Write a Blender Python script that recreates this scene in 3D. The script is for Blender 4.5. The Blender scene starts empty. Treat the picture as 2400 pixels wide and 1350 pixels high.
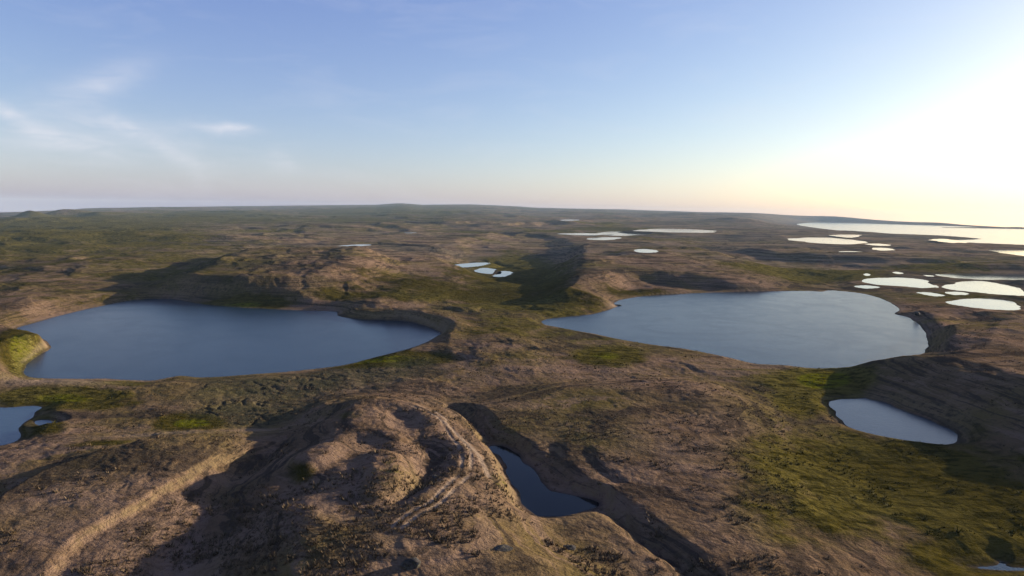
import bpy, math, random
import numpy as np
from mathutils import Matrix, Vector

S = bpy.context.scene
COL = S.collection
rng = np.random.default_rng(7)

# ------------------------------------------------------------------ camera
H = 45.0                                   # flying height above the lakes, metres
FOC = 1564.0                               # focal length in pixels of the 2400 px wide photograph
PITCH = math.atan(176.0 / FOC)
ROLL = math.atan(34.0 / 2400.0)
_F = np.array([0, math.cos(PITCH), -math.sin(PITCH)])
_X0 = np.array([1.0, 0, 0])
_U0 = np.array([0, math.sin(PITCH), math.cos(PITCH)])
_R = math.cos(ROLL) * _X0 + math.sin(ROLL) * _U0
_U = -math.sin(ROLL) * _X0 + math.cos(ROLL) * _U0

cam_d = bpy.data.cameras.new('camera')
cam = bpy.data.objects.new('camera', cam_d)
COL.objects.link(cam)
cam.matrix_world = Matrix(((_R[0], _U[0], -_F[0], 0), (_R[1], _U[1], -_F[1], 0), (_R[2], _U[2], -_F[2], H), (0, 0, 0, 1)))
cam_d.sensor_width = 36.0
cam_d.lens = FOC / 2400.0 * 36.0
cam_d.clip_start = 0.5
cam_d.clip_end = 60000
S.camera = cam

# ------------------------------------------------------------------ sky, sun, exposure
SUN_AZ, SUN_EL = 67.0, 10.0                # degrees clockwise from the view direction, above the horizon
SKY_STRENGTH = 0.063
HAZE = 5.0e-5                               # density of the air's haze
W = bpy.data.worlds.new('World')
S.world = W
W.use_nodes = True
nt = W.node_tree
nt.nodes.clear()
def wn(t, **k):
    n = nt.nodes.new(t)
    for a, v in k.items():
        setattr(n, a, v)
    return n
L = nt.links.new
wo = wn('ShaderNodeOutputWorld')
bg = wn('ShaderNodeBackground'); bg.inputs['Strength'].default_value = SKY_STRENGTH
sky = wn('ShaderNodeTexSky', sky_type='NISHITA', sun_disc=False)
sky.sun_elevation = math.radians(SUN_EL)
sky.sun_rotation = math.radians(SUN_AZ)
sky.altitude = 0.0
sky.air_density = 0.9
sky.dust_density = 0.9
sky.ozone_density = 1.0
tc = wn('ShaderNodeTexCoord')
sep = wn('ShaderNodeSeparateXYZ')
L(tc.outputs['Generated'], sep.inputs[0])
mx = wn('ShaderNodeMath', operation='MAXIMUM'); mx.inputs[1].default_value = 0.004
L(sep.outputs['Z'], mx.inputs[0])
cmb = wn('ShaderNodeCombineXYZ')
L(sep.outputs['X'], cmb.inputs[0]); L(sep.outputs['Y'], cmb.inputs[1]); L(mx.outputs[0], cmb.inputs[2])
L(cmb.outputs[0], sky.inputs[0])
def wmath(op, a, b=0.0, c=None):
    n = wn('ShaderNodeMath', operation=op)
    for i, v in enumerate((a, b) if c is None else (a, b, c)):
        if isinstance(v, (int, float)): n.inputs[i].default_value = v
        else: L(v, n.inputs[i])
    return n.outputs[0]
# thin cirrus: streaks of noise over the whole low sky, a few stronger wisps where the photograph shows them
az_n = wmath('ARCTAN2', sep.outputs['X'], sep.outputs['Y'])
el_n = wmath('ARCSINE', sep.outputs['Z'])
uv = wn('ShaderNodeCombineXYZ'); L(az_n, uv.inputs[0]); L(el_n, uv.inputs[1])
def wnoise(sx, sy, detail, rot, dist=0.6):
    mp = wn('ShaderNodeMapping'); mp.inputs['Scale'].default_value = (sx, sy, 1); mp.inputs['Rotation'].default_value = (0, 0, rot)
    L(uv.outputs[0], mp.inputs['Vector'])
    n = wn('ShaderNodeTexNoise'); n.inputs['Scale'].default_value = 1.0; n.inputs['Detail'].default_value = detail
    n.inputs['Roughness'].default_value = 0.6; n.inputs['Distortion'].default_value = dist
    L(mp.outputs[0], n.inputs['Vector']); return n.outputs['Fac']
warp = wmath('MULTIPLY', wmath('SUBTRACT', wnoise(14, 14, 3, 0), 0.5), 0.05)
fib = wnoise(16, 60, 6, 0.35)
total = None
for wa, we, ra, re, rot, k in ((-36.4,5.9,4.2,.55,-.38,.5),(-31.5,8.6,3.6,1.0,.45,.42),(-33,4.6,5.5,1.7,0,.3),(-28.5,5.2,2.6,.7,-.55,.35),(-25.3,3.5,2.0,1.0,-.5,.3),(-18.8,4.0,1.3,.8,-.3,.28),
                               (-22.6,6.2,1.7,.34,.02,.75),(-22.4,5.75,1.0,.35,0,.3),(-30,6.0,7,.5,.02,.2)):
    dx = wmath('SUBTRACT', wmath('ADD', az_n, warp), math.radians(wa)); dy = wmath('SUBTRACT', wmath('ADD', el_n, wmath('MULTIPLY', warp, .35)), math.radians(we))
    c_, s_ = math.cos(rot), math.sin(rot)
    u_ = wmath('ADD', wmath('MULTIPLY', dx, c_ / math.radians(ra)), wmath('MULTIPLY', dy, s_ / math.radians(ra)))
    v_ = wmath('SUBTRACT', wmath('MULTIPLY', dy, c_ / math.radians(re)), wmath('MULTIPLY', dx, s_ / math.radians(re)))
    q = wmath('ADD', wmath('MULTIPLY', u_, u_), wmath('MULTIPLY', v_, v_))
    g_ = wmath('MULTIPLY', wmath('EXPONENT', wmath('MULTIPLY', q, -1.0)), k)
    total = g_ if total is None else wmath('ADD', total, g_)
total = wmath('MULTIPLY', total, wmath('MULTIPLY_ADD', fib, 2.4, -0.45))
veil = wmath('MULTIPLY', wmath('MAXIMUM', wmath('SUBTRACT', wnoise(5, 22, 5, 0.1), 0.5), 0.0), 0.5)
total = wmath('MINIMUM', wmath('MAXIMUM', wmath('ADD', total, veil), 0.0), 0.8)
tint = wn('ShaderNodeMix', data_type='RGBA', blend_type='MULTIPLY'); tint.inputs[0].default_value = 1.0
tint.inputs[7].default_value = (0.98, 0.98, 0.80, 1)                    # the camera's cool white balance, and a thin even blue veil over all of the sky
L(sky.outputs[0], tint.inputs[6])
cl = wn('ShaderNodeMix', data_type='RGBA')
veil_c = wn('ShaderNodeMix', data_type='RGBA', blend_type='ADD'); veil_c.inputs[0].default_value = 1.0
L(tint.outputs[2], veil_c.inputs[6]); veil_c.inputs[7].default_value = (0.0, 0.0, 1.6, 1)
L(total, cl.inputs[0]); L(veil_c.outputs[2], cl.inputs[6]); cl.inputs[7].default_value = (4.7, 4.7, 5.1, 1)
L(cl.outputs[2], bg.inputs['Color'])
L(bg.outputs[0], wo.inputs['Surface'])

sun_d = bpy.data.lights.new('sun', 'SUN')
sun_d.energy = 4.7
sun_d.angle = math.radians(0.5)
sun_d.color = (1.0, 0.85, 0.68)
sun = bpy.data.objects.new('sun', sun_d)
COL.objects.link(sun)
_a, _e = math.radians(SUN_AZ), math.radians(SUN_EL)
SUN_DIR = Vector((math.sin(_a) * math.cos(_e), math.cos(_a) * math.cos(_e), math.sin(_e)))
sun.rotation_euler = SUN_DIR.to_track_quat('Z', 'Y').to_euler()
sun.location = SUN_DIR * 300

S.view_settings.view_transform = 'Standard'
S.view_settings.look = 'None'
S.view_settings.exposure = 1.48
S.view_settings.gamma = 1.0
S.view_settings.use_curve_mapping = False
S.cycles.max_bounces = 6
S.cycles.volume_bounces = 0
S.cycles.use_denoising = True

# ------------------------------------------------------------------ helpers
def at(px, py, z=0.0):
    """photograph pixel -> the place on the level z that it shows"""
    px = np.asarray(px, float); py = np.asarray(py, float)
    d = _F[:, None] * FOC + _R[:, None] * (px.ravel() - 1200)[None] - _U[:, None] * (py.ravel() - 675)[None]
    t = (z - H) / d[2]
    return np.stack([d[0] * t, d[1] * t], -1)

def elev_az(px, py):
    d = _F * FOC + _R * (px - 1200) - _U * (py - 675)
    return math.atan2(d[2], math.hypot(d[0], d[1])), math.atan2(d[0], d[1])

_perm = np.arange(256); np.random.default_rng(3).shuffle(_perm); _perm = np.concatenate([_perm, _perm]).astype(np.int32)
_ang = np.random.default_rng(5).random(256) * 2 * np.pi
_gx, _gy = np.cos(_ang).astype(np.float32), np.sin(_ang).astype(np.float32)
def noise(x, y, wl, seed=0, rot=None, stretch=1.0):
    """gradient noise about -0.7..0.7 with wavelength wl metres, longer by stretch along direction rot"""
    r = (seed * 1.7 + 0.3) if rot is None else rot
    c, s = math.cos(r), math.sin(r)
    u = ((x * c + y * s) / (wl * stretch) + seed * 17.37).astype(np.float32)
    v = ((-x * s + y * c) / wl + seed * 9.13).astype(np.float32)
    ui = np.floor(u); vi = np.floor(v)
    fu, fv = u - ui, v - vi
    ui = ui.astype(np.int32) & 255; vi = vi.astype(np.int32) & 255
    def g(i, j, du, dv):
        h = _perm[(_perm[(ui + i) & 255] + ((vi + j) & 255))]
        return _gx[h] * du + _gy[h] * dv
    su = fu * fu * fu * (fu * (fu * 6 - 15) + 10); sv = fv * fv * fv * (fv * (fv * 6 - 15) + 10)
    a = g(0, 0, fu, fv); b = g(1, 0, fu - 1, fv); c2 = g(0, 1, fu, fv - 1); d = g(1, 1, fu - 1, fv - 1)
    return (a + (b - a) * su) * (1 - sv) + (c2 + (d - c2) * su) * sv

def sm(a, b, x):
    t = np.clip((x - a) / (b - a), 0, 1)
    return t * t * (3 - 2 * t)

def spline(P, n=4, closed=True):
    P = np.asarray(P, float); N = len(P); out = []
    rngi = range(N if closed else N - 1)
    for i in rngi:
        if closed:
            p0, p1, p2, p3 = P[i - 1], P[i], P[(i + 1) % N], P[(i + 2) % N]
        else:
            p0, p1, p2, p3 = P[max(i - 1, 0)], P[i], P[i + 1], P[min(i + 2, N - 1)]
        for k in range(n):
            t = k / n
            out.append(0.5 * (2 * p1 + (p2 - p0) * t + (2 * p0 - 5 * p1 + 4 * p2 - p3) * t * t + (3 * p1 - p0 - 3 * p2 + p3) * t ** 3))
    if not closed:
        out.append(P[-1])
    return np.array(out)

def sdist(x, y, poly, margin, closed=True):
    """signed distance (positive inside) to a polygon; -margin where farther than that"""
    out = np.full(x.shape, -margin, np.float32)
    lo, hi = poly.min(0) - margin, poly.max(0) + margin
    idx = np.nonzero((x > lo[0]) & (x < hi[0]) & (y > lo[1]) & (y < hi[1]))[0]
    if not len(idx):
        return out
    X, Y = x[idx].astype(np.float32), y[idx].astype(np.float32)
    d2 = np.full(X.shape, 1e12, np.float32); ins = np.zeros(X.shape, bool)
    N = len(poly)
    for i in range(N if closed else N - 1):
        ax, ay = poly[i]; bx, by = poly[(i + 1) % N]
        ex, ey = bx - ax, by - ay
        q = np.clip(((X - ax) * ex + (Y - ay) * ey) / max(ex * ex + ey * ey, 1e-9), 0, 1)
        d2 = np.minimum(d2, (X - ax - q * ex) ** 2 + (Y - ay - q * ey) ** 2)
        if closed:
            m = (ay > Y) != (by > Y)
            if abs(ey) > 1e-9:
                ins ^= m & (X < ax + (Y - ay) * ex / ey)
    d = np.sqrt(d2)
    out[idx] = np.maximum(np.where(ins, d, -d), -margin)
    return out

def blob(x, y, px, py, rx, ry, z=0.0, ang=0.0):
    """1 at the place, falling to 0: a bell whose half axes are the ground seen under rx, ry pixels"""
    c = at(px, py, z)[0]
    ca, sa = math.cos(math.radians(ang)), math.sin(math.radians(ang))
    ex = (at(px + rx * ca, py + rx * sa, z)[0] - at(px - rx * ca, py - rx * sa, z)[0]) / 2
    ey = (at(px - ry * sa, py + ry * ca, z)[0] - at(px + ry * sa, py - ry * ca, z)[0]) / 2
    M = np.linalg.inv(np.stack([ex, ey], 1))
    dx, dy = x - c[0], y - c[1]
    q = (M[0, 0] * dx + M[0, 1] * dy) ** 2 + (M[1, 0] * dx + M[1, 1] * dy) ** 2
    return np.exp(-q * 1.2)

def img(pts, z=0.0, n=4, closed=True):
    p = np.array(pts, float)
    return spline(at(p[:, 0], p[:, 1], z), n, closed)

# ------------------------------------------------------------------ where the water lies (outline, level, shore width)
LAKE_LEFT = [(40,770),(70,760),(150,738),(250,715),(330,702),(400,701),(460,711),(520,718),(600,723),(700,728),(785,730),(792,741),(850,750),
  (940,752),(990,762),(1030,779),(1018,792),(980,810),(900,832),(800,856),(700,868),(600,876),(480,884),(420,881),(350,892),(250,887),(180,888),
  (100,886),(62,880),(60,866),(75,845),(112,822),(118,810),(100,795),(70,783)]
LAKE_RIGHT = [(1270,755),(1290,747),(1340,742),(1400,734),(1448,718),(1440,710),(1470,700),(1540,692),(1700,685),(1880,682),(1925,684),(1950,681),
  (2020,688),(2070,702),(2108,724),(2095,735),(2130,745),(2160,768),(2174,800),(2165,830),(2140,855),(2100,865),(2020,868),(1900,865),(1780,854),
  (1700,836),(1600,818),(1480,800),(1380,780),(1300,768)]
WATERS = [
 ('lake', LAKE_LEFT, 0.0, 9, 'large deep blue lake with a grassy cape poking into its near shore'),
 ('lake', LAKE_RIGHT, 0.0, 9, 'large pale grey-blue lake with a small dark spit on its rounded shore'),
 ('pond', [(1937,950),(1960,938),(2020,933),(2060,940),(2100,957),(2200,995),(2235,1013),(2250,1030),(2238,1041),(2190,1043),(2100,1028),(2020,1012),(1990,1000),(1978,985),(1960,965)], 0.3, 5, 'pale teardrop pond in green bog below a dark slope'),
 ('pond', [(-120,962),(0,958),(60,953),(90,956),(80,966),(66,980),(60,1000),(55,1020),(20,1040),(-120,1060)], 0.4, 5, 'blue pond cut by the picture edge beside yellow-green moss'),
 ('pond', [(82,988),(110,985),(137,991),(120,998),(92,998)], 0.4, 3, 'tiny puddle in moss beside the blue pond at the picture edge'),
 ('pond', [(1150,1052),(1178,1046),(1212,1062),(1240,1093),(1274,1134),(1298,1154),(1390,1167),(1402,1185),(1350,1202),(1290,1212),(1245,1206),(1215,1165),(1195,1110),(1170,1075)], 2.2, 2.5, 'dark pond in a deep trench under a golden bank'),
 ('pond', [(2270,1328),(2330,1327),(2350,1318),(2375,1330),(2500,1332),(2500,1338),(2340,1336)], 0, 6, 'narrow pale runnel in green bog at the bottom corner'),
 ('pond', [(1060,622),(1100,617),(1143,616),(1130,622),(1100,626),(1072,628)], -4.0, 25, 'white slanting pond, uppermost of those in the dark valley'),
 ('pond', [(1110,635),(1130,628),(1155,630),(1172,638),(1160,643),(1130,641)], -4.0, 25, 'white pond, middle one in the dark valley'),
 ('pond', [(1160,644),(1172,636),(1199,637),(1195,643),(1182,648),(1158,648)], -4.0, 25, 'small white pond, lowest in the dark valley'),
 ('pond', [(1848,561),(1900,557),(1960,558),(2020,566),(2000,572),(1920,570)], 0, 60, 'long lens-shaped bright pond short of the sea inlet tip'),
 ('pond', [(1947,552),(1980,550),(2018,551),(1995,557)], 0, 60, 'bright sliver pond right behind the long lens-shaped pond'),
 ('pond', [(2030,572),(2060,571),(2088,575),(2060,576)], 0, 50, 'upper of two short bright slivers beside the lens-shaped pond'),
 ('pond', [(2043,582),(2070,581),(2095,585),(2065,587)], 0, 50, 'lower of two short bright slivers beside the lens-shaped pond'),
 ('pond', [(1968,590),(2000,589),(2027,592),(2000,595)], 0, 50, 'single bright sliver pond below the long lens-shaped pond'),
 ('pond', [(2178,562),(2215,560),(2262,568),(2230,569)], 0, 50, 'bright thin pond close under the sea shore'),
 ('pond', [(2318,585),(2400,587),(2520,597),(2520,606),(2400,600)], 0, 60, 'bright wedge-shaped pond below the sea, cut by the picture edge'),
 ('pond', [(2022,658),(2055,652),(2120,651),(2165,656),(2191,669),(2170,675),(2110,670),(2050,667)], 0, 22, 'oval white pond just behind the far end of the pale lake'),
 ('pond', [(2003,671),(2030,669),(2060,673),(2030,676)], 0, 14, 'small white sliver touching the green bank behind the pale lake'),
 ('pond', [(2148,686),(2180,686),(2214,692),(2190,694)], 0, 12, 'small white sliver between the oval pond and the two at right'),
 ('pond', [(2193,645),(2270,641),(2400,642),(2520,645),(2520,658),(2400,656),(2280,654)], 0, 30, 'long white pond reaching the picture edge above the round ones'),
 ('pond', [(2210,673),(2250,662),(2310,659),(2375,673),(2420,690),(2350,691),(2250,681)], 0, 20, 'broad white pond at the picture edge below the long one'),
 ('pond', [(2217,685),(2245,684),(2270,688),(2255,693),(2230,690)], 0, 9, 'little white pond squeezed between two larger white ponds'),
 ('pond', [(2219,709),(2260,701),(2320,700),(2370,708),(2391,720),(2370,727),(2300,722),(2245,715)], 0, 14, 'lens-shaped white pond, lowest of the bright ponds'),
 ('pond', [(2024,643),(2032,641),(2040,644),(2032,646)], 0, 14, 'tiny white pool above the oval pond, near its pointed tip'),
 ('pond', [(2093,639),(2103,637),(2116,641),(2104,642)], 0, 14, 'tiny white pool, topmost above the oval pond'),
 ('pond', [(2166,645),(2178,645),(2190,647),(2178,649)], 0, 14, 'tiny white pool at the tip of the long white pond'),
 ('pond', [(1312,548),(1350,546),(1400,547),(1440,546),(1400,551),(1350,551)], 0, 60, 'far flat white pond, leading end of the far pond chain'),
 ('pond', [(1408,546),(1450,542),(1530,544),(1528,548),(1470,552),(1420,551)], 0, 60, 'far broad white pond in the middle of the far pond chain'),
 ('pond', [(1376,559),(1410,556),(1456,557),(1430,562),(1390,562)], 0, 60, 'far white sliver pond under the far pond chain'),
 ('pond', [(1490,540),(1560,536),(1668,540),(1664,545),(1600,545),(1530,543)], 0, 60, 'far long white pond ending the far pond chain'),
 ('pond', [(1313,516),(1335,513),(1358,515),(1335,518)], 0, 70, 'farthest tiny white pond near the skyline'),
 ('pond', [(1488,586),(1510,584),(1540,587),(1530,592),(1495,591)], 0, 40, 'small white pond alone on the brown moor behind the pale lake'),
 ('pond', [(946,545),(960,543),(976,545),(960,547)], 0, 60, 'small dull pond far out on the brown plain'),
 ('pond', [(770,581),(800,576),(840,573),(872,574),(840,577),(800,580)], 0, 30, 'thin pale pond stretched along the brown plain'),
]
SEA_Z = -3.0
SEA = np.concatenate([at([1868,1905,1950,1990,2060,2130,2220,2300,2400], [525,533,538.5,544,547,549,553,560,574], SEA_Z),
                      [[2500, 500], [9500, 200], [8500, 3600]], at([2400,2300,2200,2100,1990,1920], [537,532.5,529,526,522.5,521], SEA_Z)])
def base_level(x, y):
    return float(terrain(np.array([x]), np.array([y]), np.array([20.0]), False)[0][0])
SEA_POLY = spline(SEA, 4)

# raised and sunken ground: outline in the photograph at level z, height change, width of the edge slope, wobble
FORMS = [
 # far and middle distance
 ([(370,684),(430,655),(510,626),(600,602),(720,598),(850,606),(890,636),(850,664),(770,684),(640,690),(500,690),(420,690)], 4, 10, 42, 3.5),     # knoll behind the left lake
 ([(820,600),(960,600),(1060,610),(1050,680),(960,700),(840,700)], 4, 3.5, 60, 5),
 ([(-100,650),(100,625),(300,610),(420,600),(380,640),(260,690),(100,730),(-100,760)], 4, 3.5, 110, 8),
 ([(1060,588),(1110,568),(1200,556),(1300,562),(1330,600),(1310,650),(1270,676),(1180,668),(1100,642),(1060,618)], -2, -6, 44, 5), # valley
 ([(1330,602),(1360,574),(1500,570),(1700,592),(1860,636),(1890,680),(1800,673),(1640,658),(1500,652),(1425,668),(1345,692),(1305,672)], 4, 7.5, 34, 7, (1680, 1900, .1)),     # plateau beyond the valley and the right lake
 ([(795,729),(900,736),(1000,727),(1050,742),(1090,768),(1060,800),(1042,792),(1048,776),(1000,756),(940,746),(860,744)], 2, 1.5, 11, 1.2), # bank at lake end
 ([(1030,735),(1200,735),(1250,790),(1200,850),(1080,850),(1052,800)], 2, 2.0, 55, 3),
 ([(2135,735),(2160,728),(2230,745),(2275,800),(2240,850),(2190,838),(2196,792),(2172,760)], 2, 1.7, 12, 1.5),
 ([(2085,866),(2170,908),(2290,955),(2420,1005),(2800,1080),(2800,780),(2450,775),(2300,775),(2240,785),(2215,815),(2190,840),(2130,858)], 3, 7.6, 30, 1.5, 'even'),  # dark slope
 ([(-80,790),(20,772),(80,778),(108,800),(110,818),(75,845),(58,866),(20,880),(-80,880)], 2, 2.4, 9, 1.0),     # cape
 # foreground
 ([(-400,1090),(0,1062),(250,1035),(640,1012),(720,962),(830,932),(960,932),(1060,950),(1300,905),(1600,900),(1800,960),(1870,1100),(1870,1250),(1950,1500),(-400,1500)], 3, 3.4, 26, 2),
 ([(640,1022),(500,1075),(440,1130),(330,1190),(220,1245),(110,1335),(20,1430),(-120,1420),(-60,1240),(20,1150),(150,1085),(300,1052),(430,1030)], 5.5, 1.0, 1.8, 0.9),  # left plateau
 ([(800,948),(870,932),(960,938),(1050,962),(1108,1008),(1140,1060),(1140,1110),(1170,1170),(1205,1222),(1260,1275),(1400,1350),(1480,1500),(540,1500),(585,1335),(645,1230),(700,1150),(640,1110),(745,1022)], 6.0, 2.8, 15, 1.1),  # main ridge
 ([(560,1060),(640,1050),(600,1120),(520,1230),(470,1330),(440,1500),(300,1500),(400,1280),(500,1140)], 3, -1.7, 12, 1.0),
 ([(1050,945),(1100,958),(1130,1000),(1180,1040),(1260,1085),(1330,1140),(1410,1172),(1500,1252),(1640,1352),(1690,1430),(1650,1430),(1600,1350),(1486,1266),(1402,1203),(1290,1218),(1230,1210),(1190,1130),(1150,1065),(1100,995)], 3, -2.9, 6, 0.7),  # trench with the dark pond
 ([(1282,1050),(1312,1050),(1348,1100),(1400,1142),(1420,1168),(1392,1162),(1335,1138),(1295,1100)], 4.2, -0.9, 5, 0.8),
 ([(1350,1060),(1380,1065),(1430,1110),(1450,1130),(1420,1128),(1372,1095)], 4.2, -0.6, 5, 0.8),
 ([(962,1010),(1030,1008),(1052,1045),(1010,1110),(950,1165),(925,1165),(972,1110),(978,1060)], 8, -1.7, 6, 0.7),
 ([(905,945),(960,950),(990,975),(960,990),(910,975)], 8.5, -.8, 5, 0.7),
 ([(820,1005),(870,1000),(930,1035),(900,1040),(850,1030)], 8.5, -.7, 5, 0.7),
 ([(870,1052),(900,1040),(962,1098),(930,1150),(865,1160),(860,1110)], 8.5, .8, 3.5, 1.0),
 ([(690,1075),(760,1040),(800,1060),(760,1095),(700,1110)], 7, 0.9, 4, 0.6),
 ([(640,1180),(700,1150),(760,1200),(740,1260),(660,1240)], 8, .5, 6, 0.8),
]
# low hills out on the plain: column and row of the top, distance, half width in columns
FAR_HILLS = [(170,491.5,3300,45),(75,496,2900,30),(240,497,3000,30),(500,504,3000,50),(660,502,3600,60),(1050,511,2300,95),(860,519,1900,70),(760,526,1600,85),(590,520,2100,50),
 (1290,499,4300,90),(1420,504,3400,60),(1610,500,4300,120),(1740,511,3000,100),(1560,519,2500,70),(955,490,5000,26),(1120,489,5600,70),(1880,514,3300,60),(330,520,2000,60),(120,512,2300,50),(1680,588,900,110),(1550,563,1200,80)]
PEAT = [(490,888),(640,882),(860,868),(1010,842),(940,895),(780,928),(660,990),(540,1005),(480,940)]
TRACK = [[(975,932),(1030,950),(1062,985),(1085,1010),(1094,1040),(1086,1080),(1060,1112),(1030,1150),(1008,1172),(975,1190),(930,1225)]]
PATH = [(1040,955),(1085,985),(1125,1025),(1146,1062)]

# skyline of the photograph: column, row, distance of the ridge that makes it
SKY_PTS = [(-300,500,5000),(0,498,5200),(100,494,5600),(170,491,6000),(240,487,7000),(400,485,7400),(640,482,8000),(880,480,8200),(930,476.5,8300),(945,476.5,8300),(990,480,8300),
  (1100,479,8300),(1160,481,8300),(1260,487,8200),(1450,491,8000),(1650,497,7600),(1760,499,7200),(1860,505,7600),(1900,506,7700),(1960,506,7400),(2000,508,7200),(2100,515,6400),(2160,517,6100),(2200,518,5900),(2300,525,5300),(2400,531,4800),(2700,545,4600)]
_sk = []
for _px, _py, _r in SKY_PTS:
    e_, a_ = elev_az(_px, _py)
    _sk.append((a_, H + _r * math.tan(e_), _r))
_sk = np.array(_sk)

def terrain(x, y, step, with_water=True):
    """height and surface kinds of the land at x, y; step = spacing of the points there, finer relief than that is left to the material"""
    x = np.asarray(x, np.float64); y = np.asarray(y, np.float64)
    r = np.hypot(x, y); az = np.arctan2(x, y)
    def amp(wl): return 1 - sm(0.25, 0.5, step / wl)
    z = np.full(x.shape, 1.1)
    z += 1.0 * noise(x, y, 90, 1) + 0.9 * noise(x, y, 38, 2) * amp(38)
    # low swells further out, long across the view like the moor's drift ridges
    far = sm(350, 1000, r)
    z += far * (4.5 * noise(x, y, 260, 3, 0.25, 2.2) + 3.0 * np.abs(noise(x, y, 140, 4, 0.1, 2.0)) * 2) * (1 - 0.4 * sm(2500, 5000, r))
    z += sm(900, 2500, r) * 9 * np.maximum(noise(x, y, 600, 5, 0.2, 2.0), -0.15)
    # cut banks of the drift ridges: small scarps that follow the swells
    sc = sm(300, 700, r)
    for wl, sd_, h_, c_, st_ in ((420, 41, 6.0, 0.12, 2.4), (300, 42, -5.0, -0.16, 2.2), (150, 43, 2.6, 0.1, 2.4), (110, 44, -2.2, -.12, 2.0)):
        q = noise(x + 20 * noise(x, y, 60, 45), y + 20 * noise(x, y, 60, 46), wl, sd_, 0.15, st_)
        z += sc * h_ * sm(c_ - 10 / wl, c_ + 10 / wl, q) * sm(-.2, .1, noise(x, y, wl * 1.6, sd_ + 10)) * amp(24)
    # terraces: a slow rise, then a short steep face, over and over along the swells
    for wl, sd_, h_, k_, st_, r0 in ((700, 81, 11.0, 4.6, 1.6, 1000), (380, 82, 7.0, 3.6, 1.8, 600), (170, 83, 2.6, 3.0, 1.8, 330)):
        q = k_ * noise(x + 35 * noise(x, y, 110, 84), y + 35 * noise(x, y, 110, 85), wl, sd_, 0.35, st_) + .25 * noise(x, y, wl * .12, sd_ + 9) * amp(wl * .12)
        f = q - np.floor(q)
        z += sm(r0, r0 * 2, r) * (1 - .75 * sm(.12, .3, az) * (r > 1)) * h_ * (sm(0, .16, f) - f - .2) * sm(-.15, .25, noise(x, y, wl * 1.1, sd_ + 5))
    # the long rise to the skyline
    zs = np.interp(az, _sk[:, 0], _sk[:, 1]); rs = np.interp(az, _sk[:, 0], _sk[:, 2])
    t = np.clip((r - 1300) / (rs - 1300), 0, 1)
    up = sm(0, 1, t) * 0.45 + t * 0.55
    rough = 8 * noise(x, y, 900, 6) + 4 * noise(x, y, 350, 7) + 5 * np.maximum(noise(x, y, 260, 60, .1, 1.6), 0)
    z = z * (1 - 0.95 * t ** 2) + zs * up + rough * (t * (1 - .9 * t)) * 6.0 - 9 * t * (1 - t) * 2
    z -= np.maximum(r - rs, 0) * 0.03
    for hp, hy, hr, hw in FAR_HILLS:
        e_, a_ = elev_az(hp, hy)
        cx, cy = hr * math.sin(a_), hr * math.cos(a_)
        u = ((x - cx) * math.cos(a_) - (y - cy) * math.sin(a_)) / (hw / FOC * hr)
        v = ((x - cx) * math.sin(a_) + (y - cy) * math.cos(a_)) / (0.045 * hr)
        g_ = np.exp(-np.abs(u + .3 * noise(x, y, hr * .05, 90)) ** 2.2 - v * v)
        z += np.maximum(H + hr * math.tan(e_) - z, 0) * g_ * (1 + .5 * noise(x, y, hr * .025, 91))
    # named landforms
    wob = noise(x, y, 14, 8) * amp(14) + 0.5 * noise(x, y, 6, 9) * amp(6) + 0.28 * noise(x, y, 2.4, 39) * amp(2.4)
    wob_far = noise(x, y, 60, 10) + 0.5 * noise(x, y, 25, 11) * amp(25)
    for pts, zz, h, w, wb, *opt in FORMS:
        P = img(pts, zz, 3)
        d = sdist(x, y, P, w + 3 * wb)
        k = wob if w < 20 else wob_far
        e = d + k * wb * 1.6
        if 'even' in opt: e = 0.5 * sm(-w / 2, w / 2, e) + 0.5 * np.clip(e / w * 1.15 + .5, 0, 1)
        else: e = sm(-w / 2, w / 2, e)
        for f in opt:
            if isinstance(f, tuple):
                a0, a1 = elev_az(f[0], 650)[1], elev_az(f[1], 650)[1]
                e = e * (1 - (1 - f[2]) * sm(0, 1, np.clip((az - a0) / (a1 - a0), 0, 1)))
        z += h * e
    # hummocks, scars and tussocks
    near = 1 - sm(1500, 2600, r)
    gx = x + 2.2 * noise(x, y, 17, 31); gy = y + 2.2 * noise(x, y, 17, 32)
    rough_m = (.85 - .45 * (1 - sm(120, 190, r))) * (1 - .3 * np.maximum(blob(x, y, 2150, 1150, 420, 170), blob(x, y, 2280, 960, 180, 80, 3))) 
    rough_g = 0.35 + 0.9 * blob(x, y, 700, 650, 170, 50, 4) + 0.9 * sm(-0.25, 0.35, noise(x, y, 55, 13)) * sm(-0.4, 0.3, noise(x, y, 23, 33))
    rough_g = rough_g * rough_m
    for wl, sd_, rot_, st_, k in ((48, 11, 0.2, 2.0, .014), (26, 12, 1.9, 1.5, .022), (13, 34, 2.3, 1.7, .026), (6.5, 35, 1.8, 1.8, .030)):
        z += near * amp(wl) * k * wl * rough_g * (1 - 2.6 * np.abs(noise(gx, gy, wl, sd_, rot_, st_)))
    for wl, sd_, h_, c_ in ((40, 61, .7, .08), (26, 62, -.55, -.1), (17, 63, .4, .05), (11, 64, .28, .02), (13, 65, -.3, -.08)):
        q = noise(gx, gy, wl, sd_, 2.0 + .1 * (sd_ % 3), 1.5) + .12 * noise(gx, gy, wl * .25, sd_ + 10) * amp(wl * .25)
        z += near * amp(wl * .6) * h_ * rough_g * sm(c_ - 1.0 / wl, c_ + 1.0 / wl, q) * sm(-.25, .1, noise(x, y, wl * 2.2, sd_ + 20))
    scar = 1 - np.abs(noise(gx, gy, 8.0, 14, 2.3, 2.2)) * 2.4
    z -= near * amp(8) * 0.6 * np.clip(scar - 0.62, 0, 1) * rough_g * sm(-.1, .2, noise(x, y, 30, 36))
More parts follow.
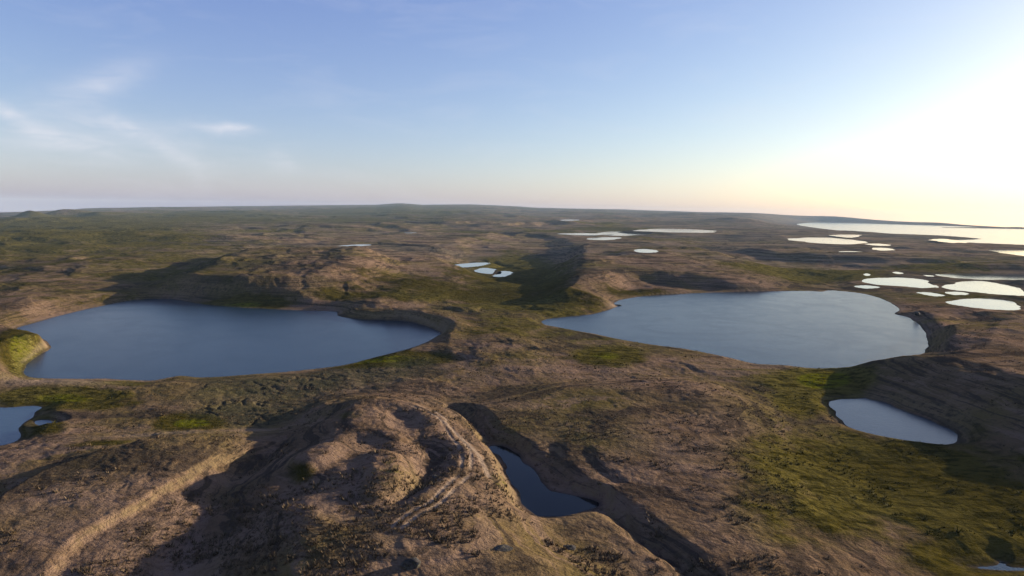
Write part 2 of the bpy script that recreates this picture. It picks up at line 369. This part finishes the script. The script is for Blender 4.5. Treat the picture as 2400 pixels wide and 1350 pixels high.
    for wl, sd_, rot_, st_, k in ((3.2, 15, 2.2, 1.7, .055), (1.7, 37, 1.9, 1.6, .075), (0.9, 16, 2.3, 1.4, .085)):
        z += near * amp(wl) * k * wl * (0.35 + rough_g * .65) * (2.2 * np.abs(noise(gx, gy, wl, sd_, rot_, st_)) - .3)
    # peat cut by cracks
    pd = sdist(x, y, img(PEAT, 0.5, 3), 12)
    peat = sm(-9, 6, pd + 7 * wob + 4 * noise(x, y, 30, 25))
    wx = x + 1.6 * noise(x, y, 6, 17); wy = y + 1.6 * noise(x, y, 6, 18)
    crack = np.minimum(np.abs(noise(wx, wy, 4.2, 19, 2.5, 2.0)), np.abs(noise(wx, wy, 5.0, 20, 0.9, 1.3)))
    crack = (1 - sm(0.0, 0.11, crack)) * sm(-.35, .1, noise(x, y, 9, 23))
    z -= peat * crack * 0.42 * sm(-.3, .3, noise(x, y, 18, 26))
    # tracks
    bare = np.zeros(x.shape)
    for tr in TRACK:
        T = img(tr, 9.0, 6, False)
        n_ = np.gradient(T, axis=0); n_ = np.stack([-n_[:, 1], n_[:, 0]], 1) / np.linalg.norm(n_, axis=1)[:, None]
        for o in (-0.7, 0.7):
            d = -sdist(x, y, T + n_ * o, 4, False)
            rut = 1 - sm(0.15, 0.45, d + 0.15 * noise(x, y, 1.2, 30))
            z -= 0.10 * rut
            bare = np.maximum(bare, rut * .95 * sm(-.35, .1, noise(x, y, 5, 38)))
    d = -sdist(x, y, img(PATH, 9.5, 6, False), 4, False)
    bare = np.maximum(bare, .9 * (1 - sm(0.2, 0.6, d)))
    if not with_water: return z, None
    # water: the land dips to each shore
    rim = np.zeros(x.shape); water = np.zeros(x.shape)
    shore_n = noise(x, y, 12, 21) * amp(12) + 0.5 * noise(x, y, 4, 22) * amp(4)
    for kind, P, wz, w, lab in POND_POLY:
        mg = w * (6 if kind == 'lake' else 2.6)
        d = sdist(x, y, P, mg)
        if d.max() <= -mg: continue
        d = d + shore_n * min(2.5, w * 0.07)
        ww = np.full(x.shape, float(w))
        if kind == 'lake':
            for (sx, sy, sr, f) in ((95,815,60,0.25),(950,745,150,0.3),(2150,790,70,0.45),(1650,685,220,0.7),(2100,730,25,0.3),(170,735,120,2.4),(560,722,220,2.6)):
                ww *= 1 - (1 - f) * blob(x, y, sx, sy, sr, sr * 0.5)
        t = sm(0, 1, np.clip(-d / ww, 0, 1))
        out = wz + np.clip(-d, 0, None) * 0.05 * (9 / max(w, 9)) + 0.02
        zi = wz - np.minimum(np.clip(d, 0, None) * 0.3, 3.0) - 0.02
        z = np.where(d > 0, zi, out * (1 - t) + z * t)
        rim = np.maximum(rim, sm(-2.4, -1.5, d) * (1 - sm(-1.3, -.7, d)) * (.35 if kind == 'lake' else .15)); water = np.maximum(water, sm(-0.9, 0.1, d))
    d = sdist(x, y, SEA_POLY, 400)
    t = sm(0, 1, np.clip(-d / 380, 0, 1))
    z = np.where(d > 0, SEA_Z - np.minimum(d * 0.1, 8), (SEA_Z + 0.5) * (1 - t) + z * t)
    # what grows where, with some shade painted in on the dark slopes
    g = np.zeros(x.shape)
    q = noise(x, y, 320, 51, 0.12, 2.6); q2 = noise(x, y, 90, 52, 0.1, 2.4)
    heath_shade = sm(.05, .3, noise(x, y, 240, 53, 0.1, 3.0) + .5 * noise(x, y, 70, 54, .15, 2.5)) * sm(300, 600, r)
    for px, py, rx, ry, s_ in ((560,662,200,40,.9),(1220,622,150,55,.75),(1640,656,230,24,.75),(1700,610,160,14,.5),(2000,600,250,12,.6),(1750,535,200,10,.7),(2250,612,200,10,.6)):  # dark heather that also paints shade onto knoll, valley and bank
        heath_shade = np.maximum(heath_shade, s_ * blob(x, y, px, py, rx, ry, 3) * sm(-.45, .1, noise(x, y, 22, 57) * amp(22) + noise(x, y, 60, 58)))
    g = np.maximum(g, sm(0.06, .4, q + .5 * q2) * .6 * sm(420, 800, r) * (1 - .8 * sm(0.05, .4, az)))
    for px, py, rx, ry, s_ in GREEN:
        g = np.maximum(g, s_ * blob(x, y, px, py, rx, ry))
    gold = np.zeros(x.shape)
    for px, py, rx, ry, s_, zz in GOLD:
        gold = np.maximum(gold, s_ * blob(x, y, px, py, rx, ry, zz))
    for px, py, rx, ry, s_ in ((130,896,140,9,.55),(1448,714,22,6,.9),(600,1035,45,14,.5),(1040,775,20,10,.4),(380,1045,150,8,.4)):
        bare = np.maximum(bare, s_ * blob(x, y, px, py, rx, ry, 1.0))
    bare = np.maximum(bare, rim * sm(-.2, .2, noise(x, y, 25, 24)))
    return z, dict(green=g, gold=gold, bare=bare, peat=peat, crack=peat * crack, shore=water, heath_shade=heath_shade, plain=sm(380, 700, r))

GREEN = [(50,838,60,42,1.1),(1930,905,120,34,1.25),(1880,960,90,45,.65),(2090,1140,430,160,.72),(2300,1250,280,160,.8),(1900,1250,200,120,.5),(1420,845,100,28,1.0),(900,850,170,18,1.1),(1000,690,260,34,.55),(1270,720,190,20,.75),
 (900,712,200,14,.7),(450,1012,80,26,1.25),(150,945,190,32,1.0),(90,1010,70,40,.8),(300,905,60,14,.8),(180,530,320,26,.75),(80,590,200,20,.6),(430,560,160,14,.55),(480,515,330,12,.6),
 (1900,635,220,24,.75),(2200,625,220,20,.6),(1200,620,140,60,.8),(900,512,350,10,.45),(1300,740,100,12,.6),(560,718,130,8,1.1),(1500,690,120,10,.6),(2250,700,200,40,.4),(200,720,250,40,.3),(250,1090,120,24,.5),(700,1210,60,30,.5),
 (820,1060,70,30,.35),(700,590,300,10,.35)]
GOLD = [(70,840,60,45,.9,2),(1175,1140,45,55,.55,4),(920,1100,50,50,.5,8.5),(250,720,250,40,.3,0)]

def base_level(x, y):
    return float(terrain(np.array([x]), np.array([y]), np.array([20.0]), False)[0][0])
POND_POLY = []
for k_, p_, z_, w_, lab_ in WATERS:
    if z_ == 0 and k_ == 'pond':
        m_ = np.mean(p_, 0)
        for _ in range(5):
            c_ = at(m_[0], m_[1], z_)[0]
            z_ = 0.5 * z_ + 0.5 * (base_level(c_[0], c_[1]) - 0.6)
    P_ = img(p_, z_, 7)
    if k_ == 'pond':                                                  # ragged shores
        n_ = np.roll(P_, -1, 0) - np.roll(P_, 1, 0); n_ = np.stack([n_[:, 1], -n_[:, 0]], 1) / np.maximum(np.linalg.norm(n_, axis=1), 1e-6)[:, None]
        sz_ = min(np.ptp(P_[:, 0]), np.ptp(P_[:, 1]))
        P_ = P_ + n_ * (sz_ * (.07 * noise(P_[:, 0], P_[:, 1], max(sz_ * .6, .5), 95) + .06 * noise(P_[:, 0], P_[:, 1], max(sz_ * .25, .3), 96)))[:, None]
    POND_POLY.append((k_, P_, z_, w_, lab_))
# ------------------------------------------------------------------ materials
class Mat:
    def __init__(s, name):
        s.m = bpy.data.materials.new(name); s.m.use_nodes = True
        s.t = s.m.node_tree; s.t.nodes.clear()
        s.out = s.n('ShaderNodeOutputMaterial')
        s.b = s.n('ShaderNodeBsdfPrincipled')
        s.t.links.new(s.b.outputs[0], s.out.inputs['Surface'])
    def n(s, t, **k):
        x = s.t.nodes.new(t)
        for a, v in k.items(): setattr(x, a, v)
        return x
    def l(s, a, b): s.t.links.new(a, b)
    def pos(s):
        return s.n('ShaderNodeNewGeometry').outputs['Position']
    def noise(s, vec, scale, detail=4, rough=0.6, dist=0.0):
        x = s.n('ShaderNodeTexNoise'); x.inputs['Scale'].default_value = scale; x.inputs['Detail'].default_value = detail
        x.inputs['Roughness'].default_value = rough; x.inputs['Distortion'].default_value = dist
        s.l(vec, x.inputs['Vector']); return x.outputs['Fac']
    def attr(s, name):
        x = s.n('ShaderNodeAttribute'); x.attribute_name = name; return x.outputs['Fac']
    def ramp(s, fac, a, b, lo=0.0, hi=1.0):
        x = s.n('ShaderNodeMapRange', interpolation_type='SMOOTHSTEP'); s.l(fac, x.inputs['Value'])
        for i, v in zip(('From Min', 'From Max', 'To Min', 'To Max'), (a, b, lo, hi)): x.inputs[i].default_value = v
        return x.outputs[0]
    def mix(s, fac, a, b):
        x = s.n('ShaderNodeMix', data_type='RGBA')
        for v, i in ((fac, 0), (a, 6), (b, 7)):
            if isinstance(v, (int, float)): x.inputs[i].default_value = v
            elif isinstance(v, tuple): x.inputs[i].default_value = (*v, 1)
            else: s.l(v, x.inputs[i])
        return x.outputs[2]
    def math(s, op, a, b=0.0):
        x = s.n('ShaderNodeMath', operation=op)
        for v, i in ((a, 0), (b, 1)):
            if isinstance(v, (int, float)): x.inputs[i].default_value = v
            else: s.l(v, x.inputs[i])
        return x.outputs[0]

def ground_material():
    M = Mat('moor')
    p = M.pos()
    def stretched(rot, sx, sy):
        mp = M.n('ShaderNodeMapping'); mp.inputs['Rotation'].default_value = (0, 0, rot); mp.inputs['Scale'].default_value = (sx, sy, 1)
        M.l(p, mp.inputs['Vector']); return mp.outputs[0]
    n1 = M.noise(p, 0.02, 5); n2 = M.noise(p, 0.12, 6, .68); n3 = M.noise(p, 0.7, 5, .72); n4 = M.noise(p, 0.006, 4, .6)
    n5 = M.noise(stretched(-.15, .008, .03), 1.0, 7, .68, .8)                          # long drift streaks across the moor
    n6 = M.noise(stretched(-2.1, .22, .6), 1.0, 5, .7, .5)                             # short wind-combed streaks
    c = M.mix(M.ramp(n2, .38, .62), (.116, .075, .043), (.182, .120, .077))            # heath, brown to pinkish
    c = M.mix(M.ramp(n1, .45, .65), c, (.120, .088, .031))                             # drier, yellower
    c = M.mix(M.ramp(n4, .48, .62), c, (.076, .064, .017))                             # grassier tracts
    c = M.mix(M.math('MULTIPLY', M.ramp(n5, .51, .57), .8), c, (.038, .029, .022))     # dark heather in the streaks
    c = M.mix(M.math('MULTIPLY', M.ramp(n5, .47, .40), .6), c, (.19, .126, .086))     # pale pinkish drift tops
    c = M.mix(M.math('MULTIPLY', M.ramp(n6, .52, .66), .45), c, (.036, .025, .014))
    c = M.mix(M.math('MULTIPLY', M.ramp(n3, .55, .68), .45), c, (.032, .023, .014))     # dark specks
    c = M.mix(M.math('MULTIPLY', M.ramp(n3, .45, .33), .3), c, (.160, .110, .064))     # bleached tufts
    hz = M.math('MULTIPLY', M.attr('heath_shade'), M.ramp(n2, .25, .6, .4, 1.0))
    c = M.mix(M.math('MULTIPLY', hz, .85), c, (.030, .029, .025))  # slate of the heather, and of the shade painted on those slopes
    bk = M.math('MULTIPLY', M.attr('bank'), M.ramp(n3, .62, .42))
    c = M.mix(M.math('MULTIPLY', bk, .7), c, (.165, .118, .060))
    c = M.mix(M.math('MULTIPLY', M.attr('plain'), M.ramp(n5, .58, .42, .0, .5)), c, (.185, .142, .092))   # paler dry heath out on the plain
    g = M.attr('green')
    gn = M.math('ADD', M.math('MULTIPLY', g, 1.25), M.math('MULTIPLY', M.math('SUBTRACT', n2, .5), 1.3))
    gn = M.math('ADD', gn, M.math('MULTIPLY', M.math('SUBTRACT', n1, .5), .9))
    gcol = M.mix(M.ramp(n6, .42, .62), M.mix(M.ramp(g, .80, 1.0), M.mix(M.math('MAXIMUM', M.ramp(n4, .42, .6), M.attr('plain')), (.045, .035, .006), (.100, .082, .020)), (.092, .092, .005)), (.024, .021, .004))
    c = M.mix(M.math('MULTIPLY', M.ramp(gn, .18, .62), M.ramp(g, .1, .3)), c, gcol)
    c = M.mix(M.math('MULTIPLY', M.attr('peat'), .55), c, (.052, .054, .026))
    c = M.mix(M.math('MULTIPLY', M.attr('crack'), .8), c, (.03, .026, .018))
    gd = M.math('ADD', M.attr('gold'), M.math('MULTIPLY', M.math('SUBTRACT', n3, .5), 2.2))
    c = M.mix(M.ramp(gd, .35, .9), c, (.125, .108, .026))
    c = M.mix(M.attr('bare'), c, (.24, .18, .125))
    c = M.mix(M.math('MULTIPLY', M.attr('shore'), .85), c, (.050, .040, .032))
    M.l(c, M.b.inputs['Base Color'])
    M.b.inputs['Roughness'].default_value = 0.95
    M.b.inputs['Specular IOR Level'].default_value = 0.0
    b = M.n('ShaderNodeBump'); b.inputs['Strength'].default_value = 0.7; b.inputs['Distance'].default_value = 0.35
    M.l(M.noise(p, 1.6, 6, .75), b.inputs['Height'])
    b2 = M.n('ShaderNodeBump'); b2.inputs['Strength'].default_value = 0.8; b2.inputs['Distance'].default_value = 2.2
    M.l(M.math('ADD', n2, M.math('MULTIPLY', n6, .35)), b2.inputs['Height'])
    M.l(b2.outputs[0], b.inputs['Normal'])
    M.l(b.outputs[0], M.b.inputs['Normal'])
    return M.m

def water_material(name, base, rough=0.1, wave=0.05, spec=0.5):
    M = Mat(name)
    p = M.pos()
    M.b.inputs['Base Color'].default_value = (*base, 1)
    M.b.inputs['IOR'].default_value = 1.333
    M.b.inputs['Specular IOR Level'].default_value = spec
    n = M.noise(p, .05, 3, .6, 1.5)
    M.l(M.ramp(n, .35, .7, rough * 0.92, rough * 1.08), M.b.inputs['Roughness'])
    b = M.n('ShaderNodeBump'); b.inputs['Strength'].default_value = 1.0; b.inputs['Distance'].default_value = wave
    M.l(M.noise(p, 1.2, 3, .6), b.inputs['Height'])
    M.l(b.outputs[0], M.b.inputs['Normal'])
    return M.m

GROUND = ground_material()
CALM_W = water_material('sheltered_water', (.002, .004, .007), .06, .015, .18)
LAKE_W = water_material('lake_water', (.009, .024, .040), .22, .05, .2)
FAR_W = water_material('far_pond_water', (.016, .034, .052), .07, .02, .95)
POND_W = water_material('pond_water', (.016, .036, .052), .2, .04, .5)
SEA_W = water_material('sea_water', (.012, .03, .05), .12, .06, .95)

# ------------------------------------------------------------------ the land: one sheet, finer towards the camera
fine = np.radians(np.arange(-46, 46.0001, 0.088))
az = np.concatenate([np.radians(np.arange(-180, -46, 4.0)), fine, np.radians(np.arange(50, 180, 4.0))])
rows = [0.5, 15, 30, 42, 52]
r_ = 58.0
while r_ < 9500:
    rows.append(r_)
    dep = (r_ * r_ + 40 * 40) / 40.0 * math.radians(0.05)
    r_ += min(dep, (0.0055 if r_ < 1400 else 0.0085) * r_)
rows = np.array(rows)
NA, NR = len(az), len(rows)
RR, AA = np.meshgrid(rows, az, indexing='ij')
kz = np.interp(AA, _sk[:, 0], _sk[:, 2]) * 1.12
RR = np.where(RR > 2500, 2500 + (RR - 2500) * (kz - 2500) / (9500 - 2500), RR)
GX = (RR * np.sin(AA)).ravel(); GY = (RR * np.cos(AA)).ravel()
step = np.maximum(np.gradient(RR, axis=0), RR * math.radians(0.088)).ravel() * 0.6
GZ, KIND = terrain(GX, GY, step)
# eroded faces: steep ground shows its soil
_X, _Y, _Z = (v.reshape(NR, NA) for v in (GX, GY, GZ))
_dr = np.gradient(_Z, axis=0) / np.maximum(np.gradient(np.hypot(_X, _Y), axis=0), .05)
_da = np.gradient(_Z, axis=1) / np.maximum(np.hypot(np.gradient(_X, axis=1), np.gradient(_Y, axis=1)), .05)
_sl = np.hypot(_dr, _da)
_k = (np.roll(_sl, 1, 1) + np.roll(_sl, -1, 1) + np.roll(_sl, 2, 1) + np.roll(_sl, -2, 1) + _sl) / 5
KIND['bank'] = sm(.42, .85, _k.ravel()) * (1 - sm(400, 900, np.hypot(GX, GY)))
print('ground verts', len(GX))

def sheet(name, faces, mat):
    used, inv = np.unique(faces.ravel(), return_inverse=True)
    me = bpy.data.meshes.new(name)
    me.vertices.add(len(used)); me.vertices.foreach_set('co', np.stack([GX[used], GY[used], GZ[used]], 1).astype(np.float32).ravel())
    nf = len(faces)
    me.loops.add(nf * 4); me.loops.foreach_set('vertex_index', inv.astype(np.int32))
    me.polygons.add(nf); me.polygons.foreach_set('loop_start', np.arange(0, nf * 4, 4, dtype=np.int32))
    me.polygons.foreach_set('use_smooth', np.ones(nf, bool))
    me.update(calc_edges=True)
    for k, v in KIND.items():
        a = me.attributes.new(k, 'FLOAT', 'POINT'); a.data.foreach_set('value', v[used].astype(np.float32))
    me.materials.append(mat)
    o = bpy.data.objects.new(name, me); COL.objects.link(o)
    o['kind'] = 'structure'
    return o

I = (np.arange(NR - 1)[:, None] * NA + np.arange(NA)[None]).ravel()
J = (np.arange(NR - 1)[:, None] * NA + ((np.arange(NA) + 1) % NA)[None]).ravel()
FACES = np.stack([I, J, J + NA, I + NA], 1)[:, ::-1]
row_of = np.repeat(np.arange(NR - 1), NA)
fbare = KIND['bare'][FACES].mean(1)
is_far = rows[row_of] > 2300
is_track = (fbare > 0.35) & ~is_far
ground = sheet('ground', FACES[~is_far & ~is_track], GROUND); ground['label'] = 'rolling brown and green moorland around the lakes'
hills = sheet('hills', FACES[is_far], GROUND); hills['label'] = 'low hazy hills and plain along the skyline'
if is_track.any():
    track = sheet('dirt_track', FACES[is_track], GROUND); track['label'] = 'pale twin-rut vehicle track curving over the ridge top'

# ------------------------------------------------------------------ water sheets
def water(name, P, z, mat, label, cat, grow):
    c = P.mean(0)
    nrm = np.roll(P, -1, 0) - np.roll(P, 1, 0)
    nrm = np.stack([nrm[:, 1], -nrm[:, 0]], 1); nrm /= np.maximum(np.linalg.norm(nrm, axis=1), 1e-6)[:, None]
    area = 0.5 * np.sum(P[:, 0] * np.roll(P[:, 1], -1) - np.roll(P[:, 0], -1) * P[:, 1])
    Q = P + nrm * grow * (1 if area > 0 else -1)
    if area < 0: Q = Q[::-1]
    me = bpy.data.meshes.new(name)
    me.from_pydata([(float(a), float(b), z) for a, b in Q], [], [list(range(len(Q)))])
    me.materials.append(mat)
    o = bpy.data.objects.new(name, me); COL.objects.link(o)
    o['kind'] = 'structure'; o['label'] = label; o['category'] = cat
    return o
for kind, P, z, w, lab in POND_POLY:
    o = water(kind, P, z, LAKE_W if kind == 'lake' else CALM_W if 'trench' in lab else FAR_W if w > 8 else POND_W, lab, kind, min(1.5, 0.12 * w))
    if kind == 'pond': o['group'] = 'ponds scattered over the moor'
water('sea', SEA_POLY, SEA_Z, SEA_W, 'glaring white sea bay behind the moor', 'sea', 3.0)

# ------------------------------------------------------------------ grass tussocks on the nearer ground, one mass of small tufts
def tussocks():
    n0 = 60000
    az_ = np.radians(rng.uniform(-41, 41, n0)); r_ = 1 / rng.uniform(1 / 330, 1 / 66, n0)
    x, y = r_ * np.sin(az_), r_ * np.cos(az_)
    keep = (noise(x, y, 9, 70) + .6 * noise(x, y, 3, 71) + .8 * noise(x, y, 40, 72)) > .05
    x, y, r_ = x[keep], y[keep], r_[keep]
    z, k = terrain(x, y, np.full(x.shape, .3))
    ok = (k['shore'] < .02) & (k['bare'] < .05) & (rng.random(len(x)) < .35 + .65 * np.exp(-k['green']))
    x, y, z, g, r_ = x[ok], y[ok], z[ok], k['green'][ok], r_[ok]
    n = len(x)
    sc = rng.uniform(.12, .30, n) * rng.choice([.6, .8, 1.0, 1.7], n, p=[.4, .3, .22, .08]); hh = sc * rng.uniform(.6, 1.2, n)
    a0 = rng.uniform(0, 6.28, n)
    NB = 7
    V = np.zeros((n, NB * 3, 3), np.float32)
    for j in range(NB):
        a = a0 + j * 0.9 + rng.uniform(-.3, .3, n); q = sc * rng.uniform(.05, .7, n); wd = sc * rng.uniform(.18, .34, n); ln = hh * rng.uniform(.7, 1.5, n)
        bx, by = x + q * np.cos(a), y + q * np.sin(a); t_ = a + 1.57 + rng.uniform(-.6, .6, n)
        V[:, j * 3] = np.stack([bx + wd * np.cos(t_), by + wd * np.sin(t_), z - .06], 1)
        V[:, j * 3 + 1] = np.stack([bx - wd * np.cos(t_), by - wd * np.sin(t_), z - .06], 1)
        V[:, j * 3 + 2] = np.stack([bx + ln * .7 * np.cos(a), by + ln * .7 * np.sin(a), z + ln], 1)
    F = np.arange(n * NB * 3, dtype=np.int32).reshape(-1, 3)
    me = bpy.data.meshes.new('grass_tussocks')
    me.vertices.add(n * NB * 3); me.vertices.foreach_set('co', V.ravel())
    me.loops.add(len(F) * 3); me.loops.foreach_set('vertex_index', F.ravel())
    me.polygons.add(len(F)); me.polygons.foreach_set('loop_start', np.arange(0, len(F) * 3, 3, dtype=np.int32))
    me.update(calc_edges=True)
    for nm, v in (('green', g), ('tone', rng.random(n))):
        at_ = me.attributes.new(nm, 'FLOAT', 'POINT'); at_.data.foreach_set('value', np.repeat(v, NB * 3).astype(np.float32))
    M = Mat('tussock_grass')
    c = M.mix(M.attr('tone'), (.052, .036, .019), (.112, .078, .042))
    gc = M.mix(M.attr('tone'), (.030, .026, .004), (.056, .050, .007))
    c = M.mix(M.ramp(M.attr('green'), .2, .6), c, gc)
    M.l(c, M.b.inputs['Base Color']); M.b.inputs['Roughness'].default_value = .9; M.b.inputs['Specular IOR Level'].default_value = .1
    me.materials.append(M.m)
    o = bpy.data.objects.new('grass_tussocks', me); COL.objects.link(o)
    o['kind'] = 'stuff'; o['label'] = 'low brown and green grass tussocks covering the nearer ground'
tussocks()

# ------------------------------------------------------------------ boulders lying on the moor
def stone_material():
    M = Mat('lichened_stone'); p = M.pos()
    n = M.noise(p, 1.1, 6, .7); n2 = M.noise(p, 3.5, 5, .7)
    c = M.mix(M.ramp(n, .35, .65), (.028, .026, .025), (.085, .076, .066))
    c = M.mix(M.ramp(n2, .52, .66), c, (.06, .062, .03))
    M.l(c, M.b.inputs['Base Color']); M.b.inputs['Roughness'].default_value = .95; M.b.inputs['Specular IOR Level'].default_value = .05
    b = M.n('ShaderNodeBump'); b.inputs['Strength'].default_value = .8; b.inputs['Distance'].default_value = .2
    M.l(n2, b.inputs['Height']); M.l(b.outputs[0], M.b.inputs['Normal'])
    return M.m
STONE = stone_material()
import bmesh
def boulder(px, py, zz, sx, sy, sz, rot, seed, label):
    c = at(px, py, zz)[0]
    for _ in range(4):
        h = float(terrain(np.array([c[0]]), np.array([c[1]]), np.array([.3]))[0][0]); c = at(px, py, h)[0]
    bm = bmesh.new(); bmesh.ops.create_icosphere(bm, subdivisions=4, radius=1.0)
    r_ = np.random.default_rng(seed); ph = r_.uniform(0, 6, 12)
    cuts = [Vector(r_.normal(0, 1, 3)).normalized() for _ in range(9)]
    for v in bm.verts:
        p = v.co.copy()
        for k, q in enumerate(cuts):                                  # broken flat faces
            e = p.dot(q) - (.5 + .2 * abs(math.sin(ph[k])))
            if e > 0: p -= q * e * .95
        w = 1 + .07 * math.sin(4 * p.x + ph[0]) * math.sin(5 * p.y + ph[1]) + .05 * math.sin(9 * p.z + ph[2]) * math.sin(8 * p.x + ph[3])
        v.co = Vector((p.x * sx * w, p.y * sy * w, (p.z * .9 + .25) * sz * w))
    me = bpy.data.meshes.new('boulder'); bm.to_mesh(me); bm.free()
    for f in me.polygons: f.use_smooth = True
    me.materials.append(STONE)
    o = bpy.data.objects.new('boulder', me); COL.objects.link(o)
    o.location = (c[0], c[1], h - .1); o.rotation_euler = (0, 0, rot)
    o['label'] = label; o['category'] = 'boulder'; o['group'] = 'boulders lying on the moor'
boulder(962, 1325, 8, 1.5, 1.0, .8, .3, 1, 'largest grey boulder, half sunk in grass at the bottom edge of the ridge')
boulder(1178, 1286, 6, 1.3, .8, .6, .5, 2, 'grey boulder below the golden bank, above a dark hollow')
boulder(1335, 1284, 4, 1.1, .6, .4, .2, 3, 'low pale boulder nearest the dark trench mouth')
boulder(2150, 737, 2, 1.9, 1.4, 1.3, .2, 4, 'lone brown block on the dark spit of the pale lake')
boulder(1020, 1118, 8, .6, .4, .35, .9, 6, 'small pale boulder inside the bend of the vehicle track')
boulder(1447, 716, 1, 2.2, 1.1, .5, .1, 7, 'pale flat boulder on the point at the lake narrows')

# ------------------------------------------------------------------ the air
zlo, zhi = float(min(GZ.min(), SEA_Z)) - 1.0, float(max(GZ.max(), H)) + 4.0
hx = 9600.0
hv = [(sx * hx, sy * hx, zz) for zz in (zlo, zhi) for sx, sy in ((-1, -1), (1, -1), (1, 1), (-1, 1))]
me = bpy.data.meshes.new('haze'); me.from_pydata(hv, [], [(3, 2, 1, 0), (4, 5, 6, 7), (0, 1, 5, 4), (1, 2, 6, 5), (2, 3, 7, 6), (3, 0, 4, 7)])
hm = bpy.data.materials.new('haze_air'); hm.use_nodes = True; hm.node_tree.nodes.clear()
ho = hm.node_tree.nodes.new('ShaderNodeOutputMaterial'); pv = hm.node_tree.nodes.new('ShaderNodeVolumePrincipled')
pv.inputs['Color'].default_value = (.43, .60, .76, 1); pv.inputs['Density'].default_value = HAZE; pv.inputs['Anisotropy'].default_value = 0.0
hm.node_tree.links.new(pv.outputs[0], ho.inputs['Volume'])
me.materials.append(hm)
haze = bpy.data.objects.new('haze', me); COL.objects.link(haze); haze['kind'] = 'stuff'; haze['label'] = 'thin evening haze over the moor'
